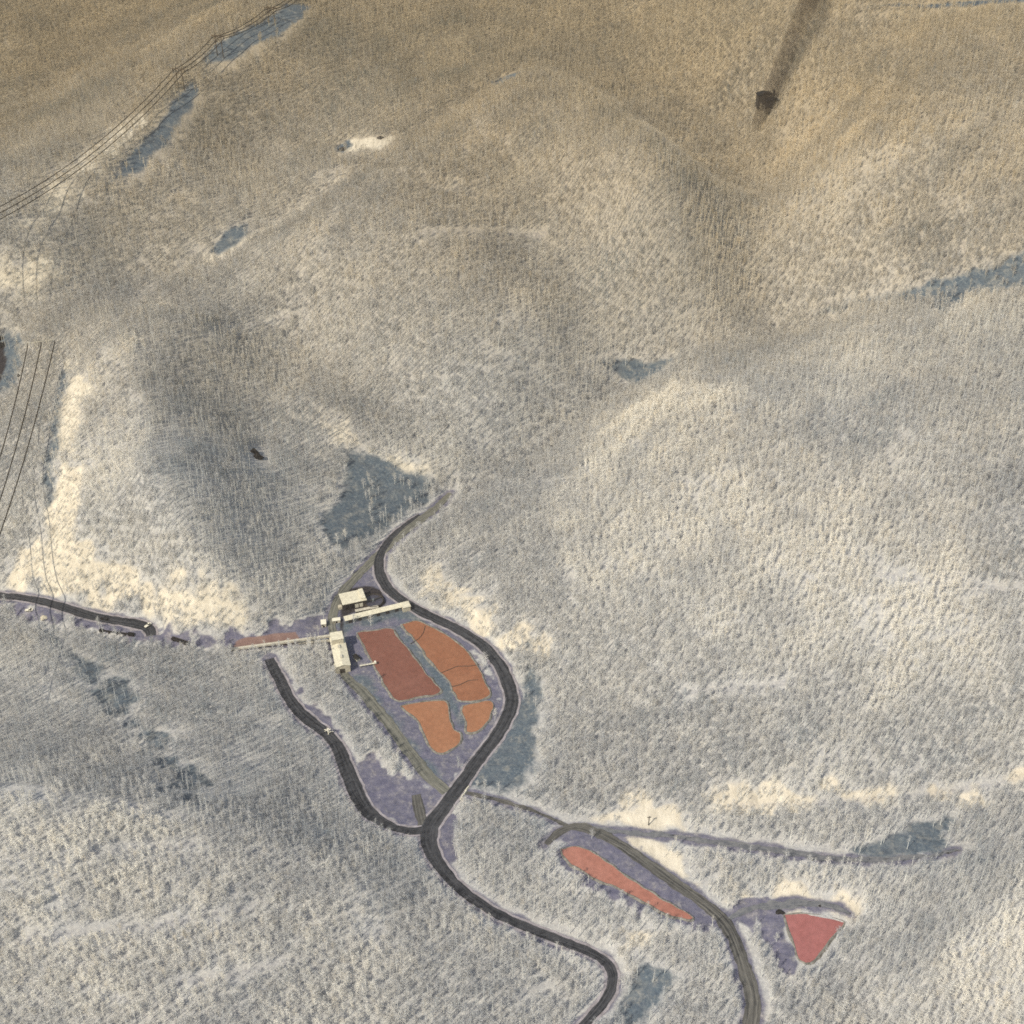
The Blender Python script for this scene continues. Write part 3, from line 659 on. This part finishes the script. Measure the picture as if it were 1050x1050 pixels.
def wagon():
    p = cast([(176.5, 656), (192.5, 662)]); a, b = p; d = b-a; L = float(np.hypot(d[0], d[1])); rz = math.atan2(d[1], d[0])
    r = thing('hopper_trailer', a, rz, 'long low black hopper trailer by the left end of the reddish strip', 'trailer')
    MB().box(0, -1.5, 1.0, L, 1.5, 2.8).build('hopper', 'black', r)
    q_ = MB(); q_.box(-.1, -1.7, 2.82, L+.1, -1.3, 3.0); q_.box(-.1, 1.3, 2.82, L+.1, 1.7, 3.0); q_.build('rim', 'charcoal', r)
    for x in (1.5, 3.2, L-3.2, L-1.5): MB().tube([(x, -1.3, .55), (x, 1.3, .55)], .55, 10).build('wheel', 'charcoal', r)
wagon()
def mound(u, v, rx, ry, h, m, name, label, cat, rz=0, group=None):
    a = at(u, v); b = MB(); nr_, na = 7, 20; vs = [(0, 0, h)]
    for i in range(1, nr_+1):
        f = i/nr_
        for k in range(na):
            g_ = 2*math.pi*k/na; w_ = 1+.22*math.sin(3*g_+u)+.13*math.sin(5*g_+v)
            vs.append((rx*f*w_*math.cos(g_), ry*f*w_*math.sin(g_), h*(1-f**1.4)*(1+.15*random.uniform(-1, 1))-.5*f))
    fs = [(0, 1+k, 1+(k+1) % na) for k in range(na)]+[(1+i*na+k, 1+(i+1)*na+k, 1+(i+1)*na+(k+1) % na, 1+i*na+(k+1) % na) for i in range(nr_-1) for k in range(na)]
    b.add(vs, fs); o = b.build(name, m, sm=True); o.location = tuple(a); o.rotation_euler = (0, 0, rz); return tag(o, label, cat, group)
mound(800, 935.5, 4.2, 2.4, 2.6, 'black', 'coal_heap', 'black coal heap at the upper left corner of the triangular pink pond', 'heap', -.3)
mound(840.5, 929, 1.5, 1.2, 1.4, 'black', 'coal_heap', 'tiny black coal heap on the track above the triangular pink pond', 'heap')
mound(45, 633, 4.0, 3.0, 2.4, 'cream_wall', 'sand_heap', 'small cream sand heap below the left valley road', 'heap')
mound(19, 385.5, 2.0, 1.5, 3, 'black', 'coal_heap', 'small black heap in the slate clearing at the left edge', 'heap')
mound(0, 348, 5.5, 4, 5, 'black', 'coal_heap', 'upper black heap cut by the left edge of the photo', 'heap')
mound(1, 355, 6.5, 5, 5, 'black', 'coal_heap', 'lower, larger black heap cut by the left edge of the photo', 'heap')
mound(352, 153, 6, 3.2, 3, 'charcoal', 'spoil_heap', 'dark heap at the left tip of the far cream clearing', 'heap', .5)
mound(390, 141.5, 5.5, 2.6, 3, 'charcoal', 'spoil_heap', 'dark heap on the upper right edge of the far cream clearing', 'heap', .2)
def canopy_heap(u, v, label):
    # a covered heap that stands above the tree tops
    o = mound(u, v, 6.0, 3.0, 6, 'black', 'covered_stack', label, 'stack', -.15, 'pair of black stacks in the woods'); return o
canopy_heap(261, 464.5, 'upper of two small black covered stacks alone in the grey woods at left')
canopy_heap(264, 469.5, 'lower of two small black covered stacks alone in the grey woods at left')
def utility_pole(u, v, h, m, label):
    a = at(u, v); r = thing('utility_pole', (a[0], a[1], a[2]-.3), .2, label, 'pole')
    MB().tube([(0, 0, 0), (0, 0, h)], [.45, .32], 8).build('pole', m, r); MB().box(-1.6, -.25, h-1.6, 1.6, .25, h-1.1).build('crossarm', m, r)
    for x in (-1.4, 0, 1.4): MB().tube([(x, 0, h-1.1), (x, 0, h-.4)], .14, 6).build('insulator', 'pale_steel', r)
utility_pole(665, 846, 11, 'charcoal', 'lone dark utility pole on the cream bank above the bench road')
def dead_tree():
    a = at(337, 753); b = MB(); b.tube([(0, 0, -.3), (.2, 0, 4), (0, .3, 8)], [.7, .5, .25], 7)
    for k in range(7):
        g_ = k*.9+.2; z = 2.5+k*.75; l = 4.5-.25*k
        b.tube([(0, 0, z), (l*.5*math.cos(g_), l*.5*math.sin(g_), z+.5), (l*math.cos(g_), l*math.sin(g_), z+.2)], [.42, .36, .2], 5)
    o = b.build('dead_tree', 'white'); o.location = tuple(a); tag(o, 'white broken dead tree on the edge of the left black side road', 'tree')
dead_tree()

# ------------------------------------------------------------------ power lines
def hframe(u, v, topv, m, label, yaw, arm, spacing, group, rad=.55):
    a = at(u, v)
    # height so that the top shows at topv
    d = ray(u, topv); t = math.hypot(a[0], a[1])/math.hypot(d[0], d[1]); h = CAM_Z+d[2]*t-a[2]
    r = thing('power_pylon', (a[0], a[1], a[2]-.4), yaw, label, 'pylon', group)
    for s_ in (-1, 1): MB().tube([(s_*spacing/2, 0, 0), (s_*spacing/2, 0, h)], [rad, rad*.75], 7).build('pole', m, r)
    MB().box(-arm/2, -rad*.7, h*.9, arm/2, rad*.7, h*.9+rad*1.5).build('crossarm', m, r)
    x = MB(); z0, z1_ = h*.62, h*.88
    x.tube([(-spacing/2, -.1, z0), (spacing/2, -.1, z1_)], rad*.45, 4); x.tube([(spacing/2, .1, z0), (-spacing/2, .1, z1_)], rad*.45, 4); x.build('cross_brace', m, r)
    tips = []
    for s_ in (-1, 0, 1):
        q_ = MB(); px_ = s_*(arm/2-.4); q_.tube([(px_, 0, h*.9), (px_, 0, h*.9-2.4)], .4, 6); q_.build('insulator', 'charcoal', r)
        tips.append(np.array([a[0]+math.cos(yaw)*px_, a[1]+math.sin(yaw)*px_, a[2]-.4+h*.9-2.4]))
    return tips
GP = 'wooden pylons on the far ridge'
F = [hframe(279, 24, 6, 'brown_wood', 'brown H-frame pylon at the top end of the far ridge line', -.15, 17, 8, GP),
     hframe(226, 58, 34, 'brown_wood', 'brown H-frame pylon, middle of three on the far ridge', -.2, 17, 8, GP),
     hframe(186, 92, 68, 'brown_wood', 'brown H-frame pylon nearest the camera on the far ridge', -.25, 17, 8, GP)]
def free_tips(u, v, dist_scale, du, dv, wid, yaw):
    pass
def wire(pts_sag, rad, name, label, group, n=28):
    pts = []
    for (a, b, sag) in pts_sag:
        for i in range(n+1):
            t = i/n; p = a*(1-t)+b*t; pts.append((p[0], p[1], p[2]-4*sag*t*(1-t)))
    q_ = MB(); q_.tube(pts, rad, 5); tag(q_.build(name, 'wire'), label, 'power cable', group)
def tip_at(u, v, z): x, y = P(u, v, z); return np.array([x, y, z])
for i, nm in enumerate(('left', 'middle', 'right')):
    up = tip_at(306+i*6, -14, F[0][i][2]+20)
    dn = tip_at(-90+i*3, 250+i*6, F[2][i][2]-22)
    wire([(up, F[0][i], 6), (F[0][i], F[1][i], 5), (F[1][i], F[2][i], 4), (F[2][i], dn, 27)], .5, 'power_cable', nm+' dark cable of the three along the far ridge line', 'cables of the far ridge line')
NT = hframe(49, 380, 345, 'pale_steel', 'pale H-frame pylon by the round cream patch at the left', .25, 28, 12, 'pale pylon at left', .35)
for i, (nm, u_, v_) in enumerate((('left', -62, 622), ('middle', -62, 668), ('right', -62, 698))):
    wire([(NT[i], tip_at(u_, v_, 84), 20)], .58, 'power_cable', nm+' dark cable of the three falling from the pale pylon', 'cables of the near left line')

# ------------------------------------------------------------------ far shed and smoke
def far_shed():
    a = at(787, 112); r = thing('smoking_shed', (a[0], a[1], a[2]), .25, 'black slatted shed giving off brown smoke on the far upper right slope', 'shed')
    for (x, y, z, w, d_, h) in ((-4, 7, 0, 19, 8, 19), (2, -7, 0, 18, 7, 15)):
        MB().box(x-w/2, y-d_/2, z, x+w/2, y+d_/2, h).build('wall', 'charcoal', r)
        MB().gable(x-w/2-1, y-d_/2-1, x+w/2+1, y+d_/2+1, h+.4, h+3, .35).build('roof', 'black', r)
    MB().tube([(7, 1, 0), (7, 1, 25)], [1.8, 1.4], 10).build('chimney', 'charcoal', r)
    return a
SA = far_shed()

# ------------------------------------------------------------------ trees
def tree_proto(seed, h, cr, pole=False):
    rr = random.Random(seed); tr = MB(); cw = MB()
    lean = (rr.uniform(-.5, .5), rr.uniform(-.5, .5)); r0 = .27 if pole else .22
    tr.tube([(0, 0, -1), (lean[0]*.3, lean[1]*.3, h*.35), (lean[0]*.8, lean[1]*.8, h*.7), (lean[0], lean[1], h*.97)], [r0, r0*.8, r0*.5, .06], 5, False)
    base = .45 if pole else .28; nb = 8 if pole else 11; tw = 9 if pole else 14
    for k in range(nb):
        f = base+(.95-base)*(k+rr.random())/nb; z = h*f; g_ = k*2.4+rr.uniform(-.5, .5)
        ln = cr*(1.05-.75*max(0, (f-.5)/.5)**1.3)*rr.uniform(.7, 1.15); el = rr.uniform(.35, .9)
        d = np.array([math.cos(g_)*math.cos(el), math.sin(g_)*math.cos(el), math.sin(el)])
        p0 = np.array([lean[0]*f, lean[1]*f, z]); p1 = p0+d*ln*.55; p2 = p1+(d+np.array([0, 0, .25]))*ln*.5
        cw.tube([p0, p1, p2], [.13, .09, .03], 3, False)
        for j in range(tw):
            t = rr.uniform(.25, 1.0); s_ = p0*(1-t)+p2*t
            dd = np.array([rr.gauss(0, 1), rr.gauss(0, 1), rr.gauss(.55, .7)]); dd /= np.linalg.norm(dd); L_ = rr.uniform(.9, 2.2)
            sd = np.cross(dd, (rr.gauss(0, 1), rr.gauss(0, 1), rr.gauss(0, 1))); sd /= np.linalg.norm(sd)+1e-6; w_ = rr.uniform(.03, .08)
            cw.add([s_-sd*w_, s_+sd*w_, s_+dd*L_], [(0, 1, 2)])
            s2 = s_+dd*L_*.4; d2 = dd+np.array([rr.gauss(0, .7), rr.gauss(0, .7), rr.gauss(0, .6)]); d2 /= np.linalg.norm(d2)
            cw.add([s2-sd*w_*.7, s2+sd*w_*.7, s2+d2*L_*.7], [(0, 1, 2)])
            s3 = s_+dd*L_*.65; d3 = dd+np.array([rr.gauss(0, .8), rr.gauss(0, .8), rr.gauss(0, .7)]); d3 /= np.linalg.norm(d3)
            cw.add([s3-sd*w_*.7, s3+sd*w_*.7, s3+d3*L_*.6], [(0, 1, 2)])
    return tr, cw
PROTO = []
hid = bpy.data.collections.new('tree_kinds')
for i, (h_, c_, pl) in enumerate([(12.5, 2.7, False), (11, 3.0, False), (13.5, 2.5, False), (10, 2.6, False), (16.5, 1.8, True), (14.5, 1.6, True)]):
    tr, cw = tree_proto(100+i, h_, c_, pl); tm = tr.mesh('trunk', 'bark', True); cm = cw.mesh('crown', 'twig')
    PROTO.append((tm, cm))
    jm = MB(); jm.v = tr.v+cw.v; o_ = len(tr.v); jm.f = tr.f+[tuple(k+o_ for k in f) for f in cw.f]
    me = jm.mesh('tree_kind', None); me.materials.append(M_['bark']); me.materials.append(M_['twig'])
    me.polygons.foreach_set('material_index', [0]*len(tr.f)+[1]*len(cw.f))
    o = bpy.data.objects.new('kind_%d' % i, me); hid.objects.link(o)
SPC = 3.95
lit_slope = field([[(-80,822),(0,822),(110,830),(200,852),(300,902),(420,1005),(450,1090),(-80,1090)],[(1120,860),(1050,900),(1010,945),(950,990),(850,1050),(820,1100),(1120,1100)],  # slopes in the light, painted as paler tree tint
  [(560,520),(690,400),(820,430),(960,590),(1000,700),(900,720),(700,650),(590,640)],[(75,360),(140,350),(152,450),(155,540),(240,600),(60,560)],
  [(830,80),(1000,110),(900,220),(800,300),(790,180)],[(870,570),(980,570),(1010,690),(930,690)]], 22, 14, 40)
shaded_slope = field([[(165,400),(330,420),(340,520),(300,602),(245,592),(167,530)],[(-60,655),(0,645),(270,690),(430,862),(430,905),(300,870),(200,828),(-60,802)],  # slopes in shade, painted as darker tree tint, with more bare poles
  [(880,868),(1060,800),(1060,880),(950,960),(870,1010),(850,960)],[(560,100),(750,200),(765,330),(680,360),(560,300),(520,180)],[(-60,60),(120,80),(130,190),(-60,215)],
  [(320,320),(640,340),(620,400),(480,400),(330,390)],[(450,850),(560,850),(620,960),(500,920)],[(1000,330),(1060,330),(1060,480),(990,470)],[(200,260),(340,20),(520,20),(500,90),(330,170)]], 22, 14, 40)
tx, ty = np.meshgrid(np.arange(-1080, 1080, SPC), np.arange(445, 2450, SPC))
tx = (tx+rng.uniform(-.48, .48, tx.shape)*SPC).ravel(); ty = (ty+rng.uniform(-.48, .48, ty.shape)*SPC).ravel()
tz = hgt(tx, ty); pu, pv, dep = project(tx, ty, tz)
keep = (pu > -90) & (pu < 1140) & (pv > -70) & (pv < 1130)
cl = bil(GX, GY, clear, tx, ty)
open_ = np.maximum.reduce([blue*.8, far_blue, lilac*.9, pondf, hard_cream, red, dark, 1-sstep(1, 3, roadfield)])
kk = 6.5/(CAM_Z-tz)
cl = np.maximum(cl, bil(GX, GY, open_, tx+tx*kk, ty+ty*kk)*.93)
patch = vnoise(tx, ty, 60, 51)+.7*vnoise(tx, ty, 25, 52)
keep &= rng.random(tx.shape) > np.clip(cl, 0, 1)**.8+np.clip(patch-.35, 0, .6)*.6
tx, ty, tz, pu, pv, dep = (a[keep] for a in (tx, ty, tz, pu, pv, dep))
cr_ = bil(GX, GY, cream, tx, ty)
dx = tx*math.cos(R(40))+ty*math.sin(R(40)); dy = -tx*math.sin(R(40))+ty*math.cos(R(40))
lit_w = bil(GX, GY, lit_slope, tx, ty); shade_w = bil(GX, GY, shaded_slope, tx, ty)
tint = .47+.13*vnoise(tx, ty, 110, 61)+.17*vnoise(dx/2.4, dy, 30, 62)+.15*vnoise(tx, ty, 17, 63)+rng.normal(0, .06, tx.shape)+.25*cr_+.27*lit_w-.07*shade_w+.12*lit_w*vnoise(tx, ty, 24, 65)
bright_slope = field([[(1120,880),(1050,905),(1010,950),(955,1000),(870,1050),(840,1100),(1120,1100)],[(875,580),(970,578),(1000,660),(940,690),(890,650)],[(600,470),(690,390),(760,430),(720,520),(610,560)],[(-80,822),(90,830),(200,860),(180,960),(60,1060),(-80,1090)]], 18, 14, 30)  # brightest slopes, their light painted as extra pale tree tint
tint = np.clip(tint+.16*bil(GX, GY, bright_slope, tx, ty), 0, 1)
scl = rng.uniform(.72, 1.15, tx.shape)*(1-.35*cr_)
tree_haze_brown = np.clip(haze_brown_at(tx, ty, tz)+rng.normal(0, .12, tx.shape), 0, 1)
yaw = rng.uniform(0, 2*math.pi, tx.shape)
polew = np.clip(.36+.3*vnoise(tx, ty, 150, 71)+.35*shade_w-.15*lit_w, .06, .75)
kind = np.where(rng.random(tx.shape) < polew, rng.integers(4, 6, tx.shape), rng.integers(0, 4, tx.shape))
infr = (pu > 3) & (pu < 1047) & (pv < 1046)
order = np.argsort(np.where(infr, dep, 1e9))[:300]
for i in order:
    e = bpy.data.objects.new('bare_tree', None); COL.objects.link(e); e.location = (tx[i], ty[i], tz[i]-.2); e.rotation_euler = (0, 0, yaw[i]); e.scale = (scl[i],)*3
    tag(e, 'pale leafless tree in the nearest rows of woodland at the bottom edge', 'tree', 'nearest bare trees along the bottom edge')
    for nm, me in zip(('trunk', 'crown'), PROTO[kind[i]]):
        c = bpy.data.objects.new(nm, me); COL.objects.link(c); c.parent = e; c['tint'] = float(tint[i]); c['haze_brown'] = float(tree_haze_brown[i])
rest = np.ones(tx.shape, bool); rest[order] = False
me = bpy.data.meshes.new('woodland'); nt_ = int(rest.sum()); me.vertices.add(nt_)
me.vertices.foreach_set('co', np.stack([tx, ty, tz-.2], -1)[rest].astype(np.float32).ravel())
for nm, ar, ty_ in (('tint', tint, 'FLOAT'), ('haze_brown', tree_haze_brown, 'FLOAT'), ('scl', scl, 'FLOAT'), ('yaw', yaw, 'FLOAT'), ('kind', kind, 'INT')):
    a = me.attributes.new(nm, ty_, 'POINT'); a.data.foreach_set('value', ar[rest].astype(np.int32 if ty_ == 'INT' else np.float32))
wood = bpy.data.objects.new('woodland', me); COL.objects.link(wood); tag(wood, 'pale grey leafless woodland covering the hills', 'woodland', kind='stuff')
ng = bpy.data.node_groups.new('woodland_trees', 'GeometryNodeTree')
ng.interface.new_socket('Geometry', in_out='INPUT', socket_type='NodeSocketGeometry'); ng.interface.new_socket('Geometry', in_out='OUTPUT', socket_type='NodeSocketGeometry')
N = ng.nodes.new; L = ng.links.new
gi = N('NodeGroupInput'); go = N('NodeGroupOutput'); ip = N('GeometryNodeInstanceOnPoints'); ci = N('GeometryNodeCollectionInfo')
ci.inputs['Collection'].default_value = hid; ci.inputs['Separate Children'].default_value = True; ci.inputs['Reset Children'].default_value = True
def na(nm, t):
    a = N('GeometryNodeInputNamedAttribute'); a.data_type = t; a.inputs['Name'].default_value = nm; return a.outputs['Attribute']
cb = N('ShaderNodeCombineXYZ'); L(na('yaw', 'FLOAT'), cb.inputs['Z'])
er = N('FunctionNodeEulerToRotation'); L(cb.outputs[0], er.inputs[0])
ip.inputs['Pick Instance'].default_value = True
L(gi.outputs[0], ip.inputs['Points']); L(ci.outputs[0], ip.inputs['Instance']); L(na('kind', 'INT'), ip.inputs['Instance Index'])
L(er.outputs[0], ip.inputs['Rotation']); L(na('scl', 'FLOAT'), ip.inputs['Scale']); L(ip.outputs[0], go.inputs[0])
md = wood.modifiers.new('trees', 'NODES'); md.node_group = ng
print('TREES', nt_, 'ground verts', nx*ny)

# ------------------------------------------------------------------ smoke and haze
def volume(name, col, dens, absn=None, aniso=0.0):
    m = bpy.data.materials.new(name); m.use_nodes = True; nt = m.node_tree; nt.nodes.clear()
    o = nt.nodes.new('ShaderNodeOutputMaterial'); v = nt.nodes.new('ShaderNodeVolumePrincipled')
    v.inputs['Color'].default_value = (*col, 1); v.inputs['Density'].default_value = dens; v.inputs['Anisotropy'].default_value = aniso
    if absn: v.inputs['Absorption Color'].default_value = (*absn, 1)
    nt.links.new(v.outputs[0], o.inputs['Volume']); M_[name] = m; return m
volume('smoke_air', (.12, .09, .075), .03)
pp = []
for (u, v, hz, rd) in ((773, 136, 9, 4), (777, 126, 12, 11), (784, 108, 16, 15), (795, 84, 18, 16), (806, 56, 20, 17), (818, 28, 23, 18), (828, 4, 28, 19), (840, -25, 36, 20)):
    a = at(u, max(v, 2)+8) if v > -5 else at(836, 2)
    rd *= .7
    gz = a[2]+hz; x, y = P(u, v, gz); pp.append((x, y, gz, rd))
sm = spline(np.array(pp), 14)
b = MB(); b.tube(sm[:, :3], sm[:, 3], 14); o = b.build('smoke', 'smoke_air', sm=True)
tag(o, 'brown smoke plume drifting up the far right slope', 'smoke', kind='stuff')
volume('haze_air', (.055, .047, .038), .0006, (.85, .71, .42), 0.0)
hb = MB().box(-6600, -6600, float(H.min())-1.5, 6600, 6600, max(CAM_Z, float(H.max()))+12).build('haze', 'haze_air'); tag(hb, kind='stuff')

# ------------------------------------------------------------------ light
SUN_EL, SUN_AZ = 46.0, 226.0     # azimuth clockwise from +Y: light from behind and left of the camera
w = bpy.data.worlds.new('World'); S.world = w; w.use_nodes = True; nt = w.node_tree
bg = nt.nodes['Background']; sk = nt.nodes.new('ShaderNodeTexSky'); sk.sky_type = 'NISHITA'; sk.sun_disc = False
sk.sun_elevation = R(SUN_EL); sk.sun_rotation = R(SUN_AZ); bg.inputs['Strength'].default_value = .15
nt.links.new(sk.outputs[0], bg.inputs['Color'])
sl = bpy.data.lights.new('sun', 'SUN'); sl.energy = 3.3; sl.angle = R(.53); sl.color = (1, .985, .96)
so = bpy.data.objects.new('sun', sl); COL.objects.link(so); so.location = (-500, -500, 800)
so.rotation_euler = (R(90-SUN_EL), 0, R(180-SUN_AZ))
S.view_settings.view_transform = 'Standard'; S.view_settings.look = 'None'; S.view_settings.exposure = .61; S.view_settings.gamma = 1
S.render.engine = 'CYCLES'; S.cycles.max_bounces = 4; S.cycles.diffuse_bounces = 2; S.cycles.volume_bounces = 0; S.cycles.use_denoising = False; S.cycles.pixel_filter_type = 'BLACKMAN_HARRIS'; S.cycles.filter_width = 1.7
